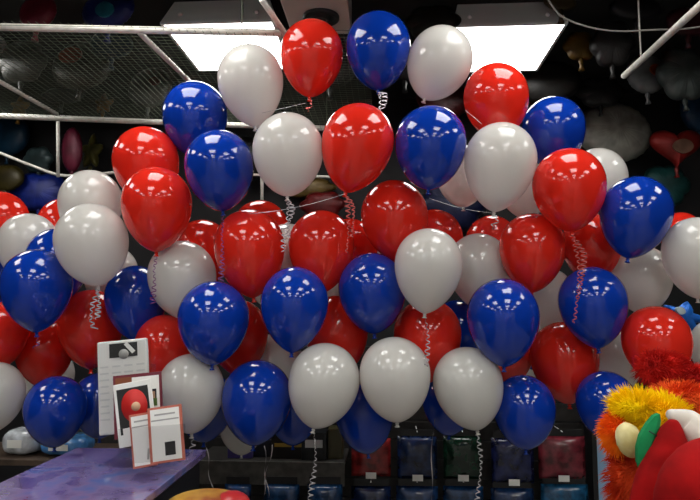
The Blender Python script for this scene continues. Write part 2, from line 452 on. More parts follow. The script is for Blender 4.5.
# colour, centre px, top py, width px, layer, knot shift px, ribbon (metres, tint, strands) or None, label
BAL = [
 (W, 251, 47, 64, 0.5, 5, None, 'white balloon hanging directly in front of the netted ceiling light'),
 (R_, 312, 22, 61, .5, -2, (.06, 'r', 1), 'red balloon just under the round ceiling vent, highest of the reds'),
 (B, 378, 14, 63, .5, 0, (.13, 'w', 2), 'blue balloon nearest the ceiling, between the top red and tilted white ones'),
 (W, 440, 28, 63, .5, -17, None, 'tilted white balloon overlapping the corner of the bare ceiling light'),
 (R_, 495, 65, 64, .5, 3, None, 'red balloon overlapping the lower edge of the bare ceiling light'),
 (B, 552, 98, 63, 1, 0, None, 'blue balloon with its top just under the dark foils, above the large red one'),
 (B, 196, 83, 64, .8, 0, None, 'blue balloon at the back netting, highest of the blues beside the netted light'),
 (B, 220, 131, 68, 0, 4, (.28, 'p', 1), 'blue balloon just below and overlapping the one by the back netting'),
 (W, 288.5, 114, 69, 0, 0, (.22, 'w', 2), 'white balloon standing alone between the upper blue and red ones, curly ribbon below'),
 (R_, 358, 105, 70, 0, -12, (.24, 'r', 2), 'large red balloon below the topmost blue one, red curly ribbon below'),
 (B, 430, 107, 70, 0, -3, None, 'blue balloon directly below the tilted white one'),
 (W, 499.5, 124, 71, 0, -7, (.06, 'w', 1), 'white balloon directly below the red one at the bare ceiling light'),
 (R_, 147, 128, 66, .6, 5, None, 'red balloon just below the long net pipe, upper of an overlapping red pair'),
 (R_, 158, 168, 70, 0, 0, (.20, 'p', 1), 'lower front balloon of the overlapping red pair below the net pipe'),
 (R_, 567.5, 149, 73, 0, 0, (.34, 'r', 2), 'large red balloon covering the lower part of the raised blue one'),
 (W, 596, 149, 60, 1.3, 0, None, 'white balloon peeking out behind the large red and blue ones under the dim white foil'),
 (B, 634.5, 177, 73, 0, -13, None, 'blue balloon tilted beside the large red one, below the red foil heart'),
 (W, 92, 171, 64, .8, 0, None, 'white balloon partly hidden behind another white one, below the thin white post'),
 (W, 93, 204, 74, 0, 10, (.16, 'w', 2), 'front white balloon with a pair of long curls, above the leaflet stand'),
 (R_, 1, 192, 62, 1, 0, None, 'red balloon cut by the picture edge above a half-hidden white one'),
 (R_, 66, 199, 56, 1.8, 0, None, 'small sliver of red balloon behind the two whites at the curved pipe'),
 (W, 30, 214, 62, .95, 0, None, 'white balloon behind the front blue one, beside the cut-off red'),
 (B, 59, 229, 64, .42, 6, None, 'blue balloon wedged between the front white and front blue balloons'),
 (B, 38.5, 250, 73, 0, 2, (.05, 'p', 1), 'front blue balloon below two whites, at the edge side of the leaflet stand'),
 (B, -14, 252, 60, 1, 0, None, 'narrow blue balloon sliver at the picture edge beside the front blue'),
 (B, 137, 266, 62, 1, 5, None, 'dark blue balloon in shade just above the leaflet stand'),
 (W, 183, 241, 67, .4, 8, None, 'white balloon with purple curls over it, between red and blue ones'),
 (R_, 203, 220, 58, 1.5, 0, None, 'dim red balloon top behind the white one with purple curls'),
 (R_, 250, 210, 69, .3, 5, None, 'red balloon right below the isolated white one, large front red of the upper middle'),
 (R_, 261, 201, 56, 1.6, 0, None, 'red balloon top with white glints peeking above the upper middle red'),
 (R_, 321.5, 211, 64, .5, 0, (.10, 'r', 1), 'red balloon with a red curl across it, above two front blues'),
 (R_, 350, 219, 54, 1.7, 0, None, 'red balloon half hidden behind the one carrying the red curl'),
 (W, 288, 224, 58, 1.5, 0, None, 'white balloon sliver between the two upper middle reds'),
 (W, 364, 233, 56, 1.7, 0, None, 'white balloon sliver showing above the central blue balloon'),
 (R_, 394, 181, 65, .6, 6, None, 'red balloon below the two big upper reds and blues, shaded, at the very centre'),
 (R_, 434, 210, 56, 1.8, 0, None, 'red balloon top behind the central white one'),
 (W, 428, 229, 66, 0, -4, (.19, 'w', 1), 'front white balloon at the centre with a straight curl over a dark red one'),
 (R_, 491, 216, 52, 2, 0, None, 'red balloon top with glints below the knot of the upper white one'),
 (W, 478, 234, 62, 1.0, 4, None, 'pinkish white balloon squeezed between the central white and a red'),
 (W, 497, 232, 50, 2.3, 0, None, 'second pale balloon top squeezed behind the pinkish white one'),
 (R_, 531, 214, 65, .55, -2, (.10, 'w', 1), 'red balloon tucked against the bottom of the large raised red'),
 (R_, 590, 214, 60, 1.0, 0, None, 'red balloon mostly hidden behind the knot of the large raised red'),
 (B, 214.5, 281, 70, 0, 0, None, 'front blue balloon above the white one by the leaflet stand'),
 (B, 295, 267, 66, 0, -2, None, 'front blue balloon above the first of three front whites in the lowest row'),
 (B, 372, 253, 66, .1, 2, None, 'central front blue balloon leaning on the central white one'),
 (B, 502, 279, 71, 0, 0, None, 'front blue balloon above the last white of the lowest row'),
 (B, 591, 267, 69, .25, 4, None, 'blue balloon with pink curls across it, below the large raised red'),
 (W, 695, 218, 72, 0, 0, None, 'big white balloon cut by the picture edge above the blue foil star'),
 (W, 640, 246, 62, 1, 0, None, 'shaded pinkish white balloon below the tilted blue one'),
 (R_, 654.5, 306, 71, 0.1, 3, None, 'red balloon with curls across its top, right behind the feathery costume'),
 (R_, 563, 322, 68, .9, 4, None, 'dark red balloon below the blue one with pink curls'),
 (W, 191.5, 354, 66, 0, 2, (.06, 'w', 1), 'front white balloon touching the leaflet stand'),
 (B, 257.5, 360, 69, .3, -2, None, 'deep blue balloon between the stand-side white and the next front white'),
 (W, 324.5, 343, 69, 0, -10, (.36, 'w', 1), 'first white of the three lowest front whites, long curl hanging beneath'),
 (W, 394.5, 337, 69, 0, 2, None, 'middle white of the three lowest front whites'),
 (W, 467, 347, 68, 0, 8, (.36, 'w', 1), 'last white of the three lowest front whites, silver ribbon hanging free'),
 (B, 523, 375, 62, .5, 0, None, 'dark blue balloon low down between the last front white and the costume side'),
 (B, 605, 371, 62, .3, 6, None, 'blue balloon overlapped by the yellow feathers'),
 (B, 364, 384, 56, 1.0, 4, None, 'navy balloon low between and behind two front whites'),
 (B, 57, 376, 64, .5, 0, None, 'dark blue balloon above the counter corner'),
 (W, -5, 362, 66, .3, 0, None, 'white balloon cut by the picture edge beside the dark blue one above the counter'),
 (R_, 166, 315, 60, .4, 0, None, 'red balloon behind the top corner of the leaflet stand'),
 (R_, 427, 299, 66, .9, -2, None, 'dark red balloon below the central white one'),
 (R_, 336, 296, 62, 1.0, 4, None, 'dark red balloon between the two front blues of the middle'),
 (R_, 238, 300, 60, 1.1, 4, None, 'red balloon behind the front blue beside the stand-side white'),
 (R_, 92, 290, 66, 1.0, 4, None, 'red balloon behind the leaflet stand top and the white curls'),
 (R_, -1, 302, 64, .6, 2, None, 'red balloon at the picture edge under the front blue'),
 (R_, 46, 318, 60, 1.3, 0, None, 'red balloon directly under the knot of the edge-side front blue'),
 (W, 50, 350, 52, 2.2, 0, None, 'pale pink-white balloon top above the counter-corner blue'),
 (W, 274, 334, 62, 1.5, 0, None, 'shaded lilac white balloon behind the middle front blues'),
 (W, 322, 262, 56, 2.4, 0, None, 'pinkish white balloon gap between the two middle front blues'),
 (W, 545, 268, 58, 1.7, 0, None, 'pinkish white balloon between the two lower front blues'),
 (B, 533, 304, 56, 2.3, 0, None, 'blue balloon sliver behind the pinkish white one between two lower blues'),
 (B, 458, 300, 56, 1.9, 0, None, 'blue balloon sliver between a dark red and the front blue'),
 (W, 612, 328, 58, 1.4, 0, None, 'shaded pinkish white balloon beside the red one with curls'),
 (W, 718, 318, 62, .9, 0, None, 'white balloon cut by the picture edge below the blue foil star'),
 (R_, 680, 213, 44, 2.2, 0, None, 'small red sliver of balloon between the tilted blue and edge white'),
 (W, 524, 150, 58, 1.5, 0, None, 'grey-white balloon behind the upper white and large red balloons'),
 (W, 462, 146, 52, 2.2, 0, None, 'grey-white balloon behind the upper blue and white balloons'),
 (W, 112, 246, 54, 2.0, 0, None, 'pinkish white sliver behind the white curls above the stand'),
 (W, 272, 242, 54, 2.3, 0, None, 'pinkish white sliver between the front blues and upper middle red'),
 (R_, 505, 318, 56, 1.9, 0, None, 'dark red balloon under the front blue beside the last front white'),
 (B, 102, 372, 58, 1.2, 0, None, 'navy balloon in shade behind the leaflet stand'),
 (B, 206, 372, 58, 1.4, 0, None, 'navy balloon low behind the stand-side white'),
 (B, 294, 378, 54, 1.7, 0, None, 'navy balloon low behind the deep blue and first front white'),
 (W, 544, 334, 52, 2.4, 0, None, 'shaded lilac sliver of balloon above the low dark blue one'),
 (R_, 205, 290, 52, 2.3, 0, None, 'red balloon sliver behind the front blue and its white neighbour'),
 (B, 448, 372, 52, 2.0, 0, None, 'navy balloon low between and behind the middle and last front whites'),
 (W, 243, 398, 46, 2.5, 0, None, 'lilac balloon bottom peeking below the deep blue one'),
]
base_depth = lambda l: 2.38 + .25 * l
order = sorted(range(len(BAL)), key=lambda i: BAL[i][4])
placed = []
for i in order:
    c, cx, top, w, layer, ks, rb, lb = BAL[i]
    cy = top + 1.04 * w / 2
    Y = base_depth(layer); ymax = Y + 1.0
    while True:
        R0 = min(1.03 * w / 2 * (Y / ray(cx, cy).y) / F / math.sqrt(1 + ((cx - 350) / F) ** 2), .153 if layer < 1.3 else .146)
        P = at(cx, top - .5, Y); P.z -= 1.04 * R0
        bad = False
        for (Q, Rq) in placed:
            dz = (P.z - Q.z)
            dz = dz / 1.22
            d = math.sqrt((P.x - Q.x) ** 2 + (P.y - Q.y) ** 2 + dz * dz)
            if d < .95 * (R0 + Rq): bad = True; break
        if not bad or Y > ymax: break
        Y += .012
    placed.append((P, R0))
    if bad: print('BAD', lb)
    print('BAL', round(Y, 2), round(R0 * 2, 3), lb)
    v = random.randrange(3) if top < 330 else 1
    low = (1.45, 1.36, 1.50)[v]
    tilt = math.atan2(ks, w / 2 * low)
    rot = Euler((random.uniform(-.10, .06), -tilt, random.uniform(0, 6.28)), 'XYZ')
    rot = (Euler((random.uniform(-.10, .06), -tilt, 0)).to_matrix() @ Euler((0, 0, random.uniform(0, 6.28))).to_matrix())
    kn = P + rot @ Vector((0, 0, -low * R0))
    root = tag(empty('latex_balloon', kn), lb, 'balloon', {W: 'white latex balloons', R_: 'red latex balloons', B: 'blue latex balloons'}[c])
    body = bpy.data.objects.new('balloon_body', bodies[c][v]); COL.objects.link(body)
    body.parent = root; body.location = P - kn; body.scale = (R0, R0, R0); body.rotation_euler = rot.to_euler()
    k = bpy.data.objects.new('knot', knots[c]); COL.objects.link(k)
    k.parent = root; k.scale = (R0 * .8,) * 3; k.rotation_euler = rot.to_euler()
    if rb:
        L, tint, st = rb
        m = {'w': M['ribbon_white'], 'r': M['ribbon_red'], 'p': M['ribbon_purple']}[tint]
        ribbon(root, L, m, sx=random.uniform(-.006, .006) + kn.x / kn.y * (-.07 if .1 < L < .35 else -.02), strands=st, sy=-.07 if .1 < L < .35 else -.02)

# thin strings tied between balloons
def string(a, b, sag, label):
    pts = [a.lerp(b, t / 8) - Vector((0, 0, sag * math.sin(PI * t / 8))) for t in range(9)]
    bm = bmesh.new(); tube(bm, [p - a for p in pts], .0008, 6)
    o = obj('tie_string', bm, M['ribbon_white'], loc=a); tag(o, label, 'string')
string(at(429, 198, 2.36), at(492, 213, 2.36), .01, 'thin white string tied between the blue and white balloon knots')
string(at(250, 214, 2.3), at(345, 194, 2.3), .012, 'thin string running from the upper middle red to the large red knot')
string(at(465, 110, 2.3), at(482, 124, 2.3), .0, 'short string between the upper blue and upper white balloons')
string(at(262, 113, 2.45), at(306, 103, 2.45), .0, 'thin string under the top white and top red balloons')
# straight ribbons hanging below the cluster to the floor weights
for (px, py0, px1, lb, dY) in ((206, 448, 214, 'thin silver ribbon hanging beyond the counter edge', 2.75), (264, 446, 268, 'thin silver ribbon hanging below the deep blue balloon', 2.7),
                       (272, 445, 262, 'second thin ribbon hanging below the deep blue balloon, slightly slanted', 2.72), (434, 400, 431, 'thin ribbon hanging between the middle and last lowest whites', 2.8)):
    a = at(px, py0, dY); b = at(px1, 500, dY); b = a + (b - a) * 4
    bm = bmesh.new(); prev = None
    for i in range(41):
        p = (b - a) * (i / 40) + Vector((.006 * math.sin(i * .9), .006 * math.cos(i * .7), 0))
        q = [bm.verts.new(p + Vector((.0022 * math.cos(i * .5), .0022 * math.sin(i * .5), 0))), bm.verts.new(p - Vector((.0022 * math.cos(i * .5), .0022 * math.sin(i * .5), 0)))]
        if prev: bm.faces.new((prev[0], prev[1], q[1], q[0]))
        prev = q
    o = obj('hanging_ribbon', bm, M['ribbon_white'], loc=a); tag(o, lb, 'ribbon', 'ribbons hanging under the balloons')
# blue-and-white foil star at the edge
foil(684, 317, 50, 32, 'star', (30, 120, 230), 'bright blue foil star with white patches below the edge white balloon', Y=2.75, patch=((200, 215, 220), 9, 7, -.2, .1), rx=.3)

# ------------------------------------------------------------------ counter with leaflets
ZK = 1.0
k0 = atz(78, 447, ZK); k1 = atz(206, 450, ZK)
topm = mat('counter_print', (.2, .18, .3), .18, coat=.5)
noisy(topm, srgb(88, 74, 122), srgb(88, 104, 160), 9, 6, 0, (.36, .66), c3=srgb(120, 106, 150))
kx0, kx1, ky1, ky0 = k0.x, k1.x, (k0.y + k1.y) / 2, .9
root = tag(empty('display_counter', ((kx0 + kx1) / 2, (ky0 + ky1) / 2, 0)), 'counter with a mottled purple-blue glossy top at the lower corner', 'counter')
cx = (kx0 + kx1) / 2; cyy = (ky0 + ky1) / 2
bm = bmesh.new(); box(bm, (0, 0, ZK - .0125), (kx1 - kx0, ky1 - ky0, .025), bev=.003); obj('counter_top', bm, topm, root, False)
bm = bmesh.new(); box(bm, (0, 0, (ZK - .025) / 2 + .03), (kx1 - kx0 - .04, ky1 - ky0 - .04, ZK - .085)); obj('cabinet_body', bm, mat('counter_side', (.012, .012, .014), .4), root, False)
bm = bmesh.new(); box(bm, (0, 0, .03), (kx1 - kx0 - .08, ky1 - ky0 - .08, .06)); obj('plinth', bm, M['dark'], root, False)

paper = mat('white_paper', (.86, .86, .82), .5)
grey = mat('grey_print', (.38, .38, .36), .6)
maroon = mat('maroon_print', (.16, .015, .03), .5)
brown = mat('brown_print', (.22, .06, .02), .5)
redp = mat('red_print', (.55, .015, .012), .5)
orange_edge = mat('salmon_print', (.52, .14, .09), .5)
skin = mat('tan_print', (.55, .33, .2), .5)
greenp = mat('green_print', (.08, .15, .03), .5)
acryl = mat('clear_acrylic', (.02, .02, .02), .04)
nt_ = acryl.node_tree; tb_ = nt_.nodes.new('ShaderNodeBsdfTransparent'); mx_ = nt_.nodes.new('ShaderNodeMixShader'); mx_.inputs[0].default_value = .90
nt_.links.new(nt_.nodes['Principled BSDF'].outputs[0], mx_.inputs[1]); nt_.links.new(tb_.outputs[0], mx_.inputs[2]); nt_.links.new(mx_.outputs[0], nt_.nodes['Material Output'].inputs['Surface'])
DY = 2.02     # the stand is on the counter end
def face_rect(c00, w, h, lean=.22, roll=0, yawr=0):
    """frame for a leaflet: local x right, z up, -y to the viewer"""
    return None
stand_base = atz(150, 462, ZK)
def leaf_thing(name, cxp, cyp, wp, hp, roll, Y, lean, label, cat, th=.004):
    p = at(cxp, cyp, Y); s = Y / F
    t = empty(name, p); t.rotation_euler = (-lean, roll, 0.12); tag(t, label, cat)
    return t, wp * s, hp * s
def rect(parent, name, x, z, w, h, m, y=0, th=.0008):
    bm = bmesh.new(); box(bm, (x, y, z), (w, th, h)); return obj(name, bm, m, parent, False)
# 1 tall white leaflets behind
t, w, h = leaf_thing('leaflet', 123, 386, 50, 92, -.095, 2.10, .10, 'tall white leaflet stack with a black photo at the top, rearmost in the stand', 'leaflet')
bm = bmesh.new(); box(bm, (0, .012, 0), (w, .022, h), bev=.0055); obj('paper_stack', bm, paper, t, False)
rect(t, 'photo', .005, h * .39, w * .56, h * .155, M['black'], -.0005)
bm = bmesh.new()
for a in range(14):
    pass
lathe(bm, [(0, -.0001), (w * .10, 0), (w * .10, .001), (0, .001)], 20)
ph = obj('portrait_print', bm, grey, t, loc=(.006, -.0012, h * .345)); ph.rotation_euler = (PI / 2, 0, 0)
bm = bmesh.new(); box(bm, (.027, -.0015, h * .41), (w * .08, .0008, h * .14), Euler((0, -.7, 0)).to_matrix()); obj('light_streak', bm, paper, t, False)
bm = bmesh.new()
for k in range(4):
    for r_ in range(9):
        box(bm, (-w * .36 + k * w * .24, -.0004, h * .22 - r_ * h * .07), (w * (.16 + .04 * ((k * 3 + r_) % 3) / 3), .0008, h * .018))
obj('text_lines', bm, mat('pale_print', (.68, .69, .68), .6), t, False)
# 2 framed card
t, w, h = leaf_thing('leaflet', 138, 405, 48, 62, -.10, 2.04, .12, 'maroon-edged white card with small brown and tan pictures, behind the red picture card', 'leaflet')
bm = bmesh.new(); box(bm, (0, .004, 0), (w, .008, h), bev=.001); obj('card', bm, maroon, t, False)
rect(t, 'white_field', w * .02, -.001, w * .86, h * .9, paper, -.0006)
rect(t, 'brown_picture', -w * .28, h * .36, w * .34, h * .2, brown, -.0014)
rect(t, 'brown_picture', -w * .28, h * .18, w * .34, h * .14, skin, -.0014)
rect(t, 'dark_picture', w * .22, h * .10, w * .34, h * .26, M['black'], -.0014)
rect(t, 'tan_picture', w * .26, h * .09, w * .2, h * .2, skin, -.0022)
rect(t, 'green_corner', w * .36, h * .02, w * .08, h * .12, greenp, -.003)
# 3 red picture card
t, w, h = leaf_thing('leaflet', 135, 413, 38, 62, -.18, 2.0, .12, 'white card with an arched red picture in the middle of the stand', 'leaflet')
bm = bmesh.new(); box(bm, (0, .003, 0), (w, .006, h), bev=.002); obj('card', bm, paper, t, False)
rect(t, 'dark_picture', -.001, h * .05, w * .82, h * .72, M['black'], -.0006)
bm = bmesh.new(); lathe(bm, [(0, 0), (w * .34, 0), (w * .34, .001), (0, .001)], 28)
o = obj('red_shape', bm, redp, t, loc=(.001, -.001, h * .12)); o.rotation_euler = (PI / 2, 0, 0); o.scale = (1, 1.25, 1)
bm = bmesh.new(); lathe(bm, [(0, 0), (w * .12, 0), (w * .12, .001), (0, .001)], 16)
o = obj('tan_shape', bm, skin, t, loc=(.006, -.002, h * .10)); o.rotation_euler = (PI / 2, 0, 0)
rect(t, 'white_shape', -w * .2, -h * .32, w * .3, h * .22, paper, -.0016)
# 4 two front cards
def front_card(cxp, cyp, wp, hp, roll, Y, lb, sq):
    t, w, h = leaf_thing('leaflet', cxp, cyp, wp, hp, roll, Y, .14, lb, 'leaflet')
    bm = bmesh.new(); box(bm, (0, .003, 0), (w, .006, h), bev=.001); obj('card', bm, orange_edge, t, False)
    rect(t, 'white_field', 0, 0, w * .84, h * .92, paper, -.0006)
    rect(t, 'fold_line', 0, h * .26, w * .80, h * .025, grey, -.0014)
    rect(t, 'heading', 0, h * .36, w * .6, h * .03, grey, -.0014)
    bm = bmesh.new()
    if sq:
        for a in range(2):
            for b in range(2): box(bm, (w * (.02 + .16 * a), -.0014, -h * (.20 + .12 * b)), (w * .14, .0008, h * .10))
        box(bm, (w * .1, -.0012, -h * .26), (w * .3, .0006, h * .24))
    else:
        box(bm, (w * .18, -.0014, -h * .27), (w * .09, .0008, h * .2), Euler((0, .15, 0)).to_matrix())
    obj('dark_mark', bm, M['black'] if sq else grey, t, False)
front_card(143, 440, 24, 52, -.16, 1.955, 'narrow front white card with a salmon edge and small grey mark', False)
front_card(166, 434, 34, 54, -.13, 1.945, 'front white card with a salmon edge and a dark square mark', True)
# acrylic stand holding them
bmst = bmesh.new()
root = tag(empty('leaflet_stand', atz(140, 464, ZK)), 'clear plastic leaflet stand on the far end of the counter', 'leaflet stand')
b0 = root.location
def L3(p): return Vector(p) - b0
bm = bmesh.new(); box(bm, (0, .07, .003), (.26, .22, .006), bev=.001); obj('base_plate', bm, acryl, root, False)
for (px, py, Y, wp, hp) in ((123, 390, 2.085, 56, 100), (152, 444, 1.93, 66, 34)):
    p = at(px, py, Y); s = Y / F
    bm = bmesh.new(); box(bm, L3(p), (wp * s, .003, hp * s), Euler((-.12, -.07, .1)).to_matrix(), bev=.0008); obj('clear_panel', bm, acryl, root, False)
for (px, Y) in ((94, 2.09), (152, 2.09)):
    p = at(px, 405, Y); bm = bmesh.new(); box(bm, L3(p) + Vector((0, .012, 0)), (.003, .04, .28), Euler((-.1, -.07, 0)).to_matrix()); obj('side_panel', bm, acryl, root, False)

# ------------------------------------------------------------------ rack of packets behind
RY = 3.75
rk = tag(empty('display_rack', (at(395, 470, RY).x, RY + .08, 0)), 'dark slatted display rack behind and below the balloons', 'display rack')
def LR(p): return Vector(p) - rk.location
xl = at(190, 470, RY).x; xr = at(592, 470, RY).x
slat = noisy(mat('slat_board', (.03, .028, .025), .6), (.012, .011, .010), (.03, .027, .024), 12)
bm = bmesh.new()
for i in range(11): box(bm, LR(((xl + xr) / 2, RY + .09, .10 + i * .115)), (xr - xl, .03, .105), bev=.004)
obj('slat_panel', bm, slat, rk, False)
for x in (xl, xr):
    bm = bmesh.new(); box(bm, LR((x, RY + .05, .67)), (.03, .22, 1.34), bev=.003); obj('upright', bm, M['dark'], rk, False)
z1 = at(260, 462, RY - .25).z
sx0, sx1 = at(196, 462, RY - .25).x, at(345, 462, RY - .25).x
bm = bmesh.new(); box(bm, LR(((sx0 + sx1) / 2, RY - .09, z1)), (sx1 - sx0, .34, .02), bev=.003); obj('shelf_board', bm, slat, rk, False)
bm = bmesh.new(); box(bm, LR(((sx0 + sx1) / 2, RY - .27, z1 - .055)), (sx1 - sx0, .015, .13), bev=.003); obj('shelf_lip', bm, noisy(mat('lip', (.06, .055, .05), .5), (.045, .042, .038), (.085, .08, .07), 20), rk, False)
def packet_parts(t, w, h, m, tagm=True, th=.03):
    bm = bmesh.new(); n = 10; grid = {}
    for sd in (-1, 1):
        for i in range(n + 1):
            for j in range(n + 1):
                u, v = i / n, j / n
                e = min(u, 1 - u, .3) / .3; g = min(v, 1 - v, .3) / .3
                y = sd * th * math.sqrt(max(0, e * g)) * (1 + .35 * noise.noise(Vector((u * 5, v * 5, w * 31 + h * 17))))
                edge = i in (0, n) or j in (0, n)
                if edge and sd == 1: grid[(sd, i, j)] = grid[(-1, i, j)]
                else: grid[(sd, i, j)] = bm.verts.new(((u - .5) * w, y, (v - 1) * h))
        for i in range(n):
            for j in range(n):
                a, b, c_, d = grid[(sd, i, j)], grid[(sd, i + 1, j)], grid[(sd, i + 1, j + 1)], grid[(sd, i, j + 1)]
                try: bm.faces.new((a, b, c_, d) if sd == -1 else (d, c_, b, a))
                except ValueError: pass
    obj('pouch', bm, m, t)
    bm = bmesh.new(); box(bm, (0, 0, .02), (w * .9, .004, .04), bev=.001); obj('header_card', bm, M['dark'], t, False)
    if tagm:
        bm = bmesh.new(); box(bm, (.0, -th - .004, -h + .012), (.062, .002, .036)); obj('price_tag', bm, paper, t, False)
PM = {}
def packet(px, py, wp, hp, c, lb, Y=RY - .06, tg=True, hook=True):
    p = at(px, py, Y); s = Y / F
    t = tag(empty('costume_packet', p), lb, 'packet', 'packets hanging on the rack')
    if c not in PM:
        m = mat('packet_print', srgb(*c), .25, coat=.4)
        cc = srgb(*c); noisy(m, tuple(x * .35 for x in cc), tuple(min(1, x * 1.5) for x in cc), 16, 4, .2)
        PM[c] = m
    packet_parts(t, wp * s, hp * s, PM[c], tg)
    if hook:
        bm = bmesh.new(); tube(bm, [(0, -.03, .03), (0, RY + .075 - Y, .03)], .003, 6); obj('hook', bm, M['rivet'], t)
for e in [
 (371, 438, 38, 36, (150, 40, 40), 'dull red packet hanging below the navy balloon'),
 (417, 436, 38, 40, (24, 44, 84), 'dark blue packet hanging below the middle front white balloon'),
 (462, 436, 36, 40, (14, 50, 34), 'dark green packet hanging beside the silver ribbon'),
 (512, 438, 40, 42, (26, 34, 78), 'navy packet hanging below the low dark blue balloon'),
 (561, 436, 44, 40, (120, 40, 52), 'plum packet hanging beside the feathery costume'),
 (371, 486, 38, 50, (20, 40, 84), 'blue packet in the lower row under the dull red one'),
 (417, 486, 40, 50, (28, 62, 110), 'blue packet in the lower row under the dark blue one'),
 (463, 486, 38, 50, (18, 56, 96), 'blue packet in the lower row under the dark green one'),
 (512, 488, 40, 50, (22, 52, 96), 'blue packet in the lower row under the navy one'),
 (564, 484, 44, 56, (30, 90, 130), 'teal-blue packet in the lower row under the plum one'),
]:
    packet(*e, tg=(e[1] < 470))
# things on the left part of the rack
for (px, wpx, c, lb) in ((238, 26, (26, 60, 108), 'dark blue packet hanging low beyond the counter corner'), (282, 34, (20, 56, 96), 'dark teal-blue packet hanging low beneath the rack shelf'), (325, 34, (24, 62, 104), 'dark blue packet low down beneath the end of the rack shelf')):
    packet(px, 484, wpx, 50, c, lb, Y=RY - .30 + .02, tg=False, hook=False)
def small_box(px, py, wp, hp, c, Y, lb, lab=None, m=None):
    p = at(px, py, Y); s = Y / F; p.z = z1 + .011
    t = tag(empty('product_box', p), lb, 'box', 'boxes on the rack shelf')
    w, h = wp * s, hp * s
    mm = mat('box_print', srgb(*c), .35)
    bm = bmesh.new(); box(bm, (0, 0, h / 2), (w, .12, h), bev=.003); obj('carton', bm, mm, t, False)
    if lab:
        bm = bmesh.new(); box(bm, (0, -.062, h * lab[1]), (w * lab[2], .002, h * lab[3])); obj('box_label', bm, mat('box_label', srgb(*lab[0]), .5), t, False)
small_box(290, 460, 34, 24, (24, 20, 20), RY - .16, 'black box with a yellow strip on the rack shelf', ((150, 120, 40), .55, .8, .14))
small_box(315, 460, 24, 26, (20, 22, 26), RY - .18, 'black box with a white tag on the rack shelf', ((190, 190, 190), .6, .7, .28))
small_box(336, 460, 14, 28, (60, 55, 30), RY - .14, 'olive box at the end of the rack shelf')
small_box(242, 460, 24, 20, (70, 60, 130), RY - .16, 'purple box on the rack shelf below the deep blue balloon')
small_box(264, 460, 18, 16, (30, 30, 40), RY - .12, 'charcoal box on the rack shelf beside the purple one')
# pale window panel beyond the rack beside the feathers
p = at(606, 478, 3.9)
bm = bmesh.new(); box(bm, (0, 0, 0), (.22, .02, .72), bev=.003)
o = obj('poster_board', bm, mat('poster_blue', srgb(150, 190, 225), .4), smooth=False, loc=(p.x, 3.9, .40))
tag(o, 'pale blue board standing at the end of the rack by the orange feathers', 'board')

# low shelf beyond the counter on the left with packages
p = at(30, 458, 3.2)
rk2 = tag(empty('low_shelf', (p.x, 3.3, 0)), 'brown low shelf beyond the counter at the picture edge', 'shelf')
wood = noisy(mat('shelf_wood', (.08, .05, .03), .5), (.045, .028, .018), (.09, .06, .04), 9)
bm = bmesh.new(); box(bm, (0, 0, p.z), (1.1, .4, .03), bev=.003); obj('shelf_board', bm, wood, rk2, False)
for sx in (-.52, .52):
    bm = bmesh.new(); box(bm, (sx, 0, p.z / 2 - .008), (.03, .38, p.z - .016)); obj('side_board', bm, M['dark'], rk2, False)
def flat_pack(px, wp, hp, c, lb, Y=3.15):
    q = at(px, 455, Y); s = Y / F
    t = tag(empty('wrapped_packet', (q.x, Y + .1, p.z + .015)), lb, 'packet')
    m = mat('wrap', srgb(*c), .2, coat=.6); cc = srgb(*c); noisy(m, tuple(x * .5 for x in cc), tuple(min(1, x * 1.4) for x in cc), 14, 4, .3)
    bm = bmesh.new(); bmesh.ops.create_icosphere(bm, subdivisions=3, radius=1)
    for v in bm.verts:
        v.co.x = math.copysign(abs(v.co.x) ** .6, v.co.x) * wp * s / 2; v.co.y = math.copysign(abs(v.co.y) ** .6, v.co.y) * .10
        v.co.z = (math.copysign(abs(v.co.z) ** .7, v.co.z) + 1) * hp * s / 2
        v.co += v.normal * .006 * noise.noise(v.co * 30)
        v.co.z = max(v.co.z, 0)
    obj('wrapping', bm, m, t)
    bm = bmesh.new(); box(bm, (0, -.103, hp * s * .5), (wp * s * .4, .003, hp * s * .3)); obj('label_sticker', bm, paper, t, False)
flat_pack(58, 50, 20, (70, 130, 190), 'light blue wrapped packet on the low shelf beside the counter')
flat_pack(14, 38, 26, (190, 195, 200), 'whitish wrapped packet on the low shelf at the picture edge')

# yellow and red foil pack whose top edge shows at the bottom
q = at(208, 506, 1.9)
root = tag(empty('round_packet', (q.x, 1.9, q.z)), 'yellow and red rounded packet rim showing at the bottom beside the counter', 'packet')
bm = bmesh.new(); bmesh.ops.create_uvsphere(bm, u_segments=32, v_segments=16, radius=1); bmesh.ops.scale(bm, vec=(.135, .10, .045), verts=bm.verts)
obj('yellow_wrap', bm, noisy(mat('yellow_wrap', (.5, .3, .03), .3), srgb(190, 150, 60), srgb(130, 50, 30), 10), root)
bm = bmesh.new(); bmesh.ops.create_uvsphere(bm, u_segments=24, v_segments=12, radius=1); bmesh.ops.scale(bm, vec=(.06, .06, .04), verts=bm.verts)
obj('red_wrap', bm, mat('red_wrap', (.4, .02, .02), .3), root, loc=(.075, -.01, .008))
bm = bmesh.new(); box(bm, (0, 0, -q.z / 2 - .02), (.2, .2, q.z - .04)); o = obj('display_column', bm, M['dark'], smooth=False, loc=(q.x, 1.9, q.z)); tag(o, 'dark column under the yellow and red packet beside the counter', 'column')

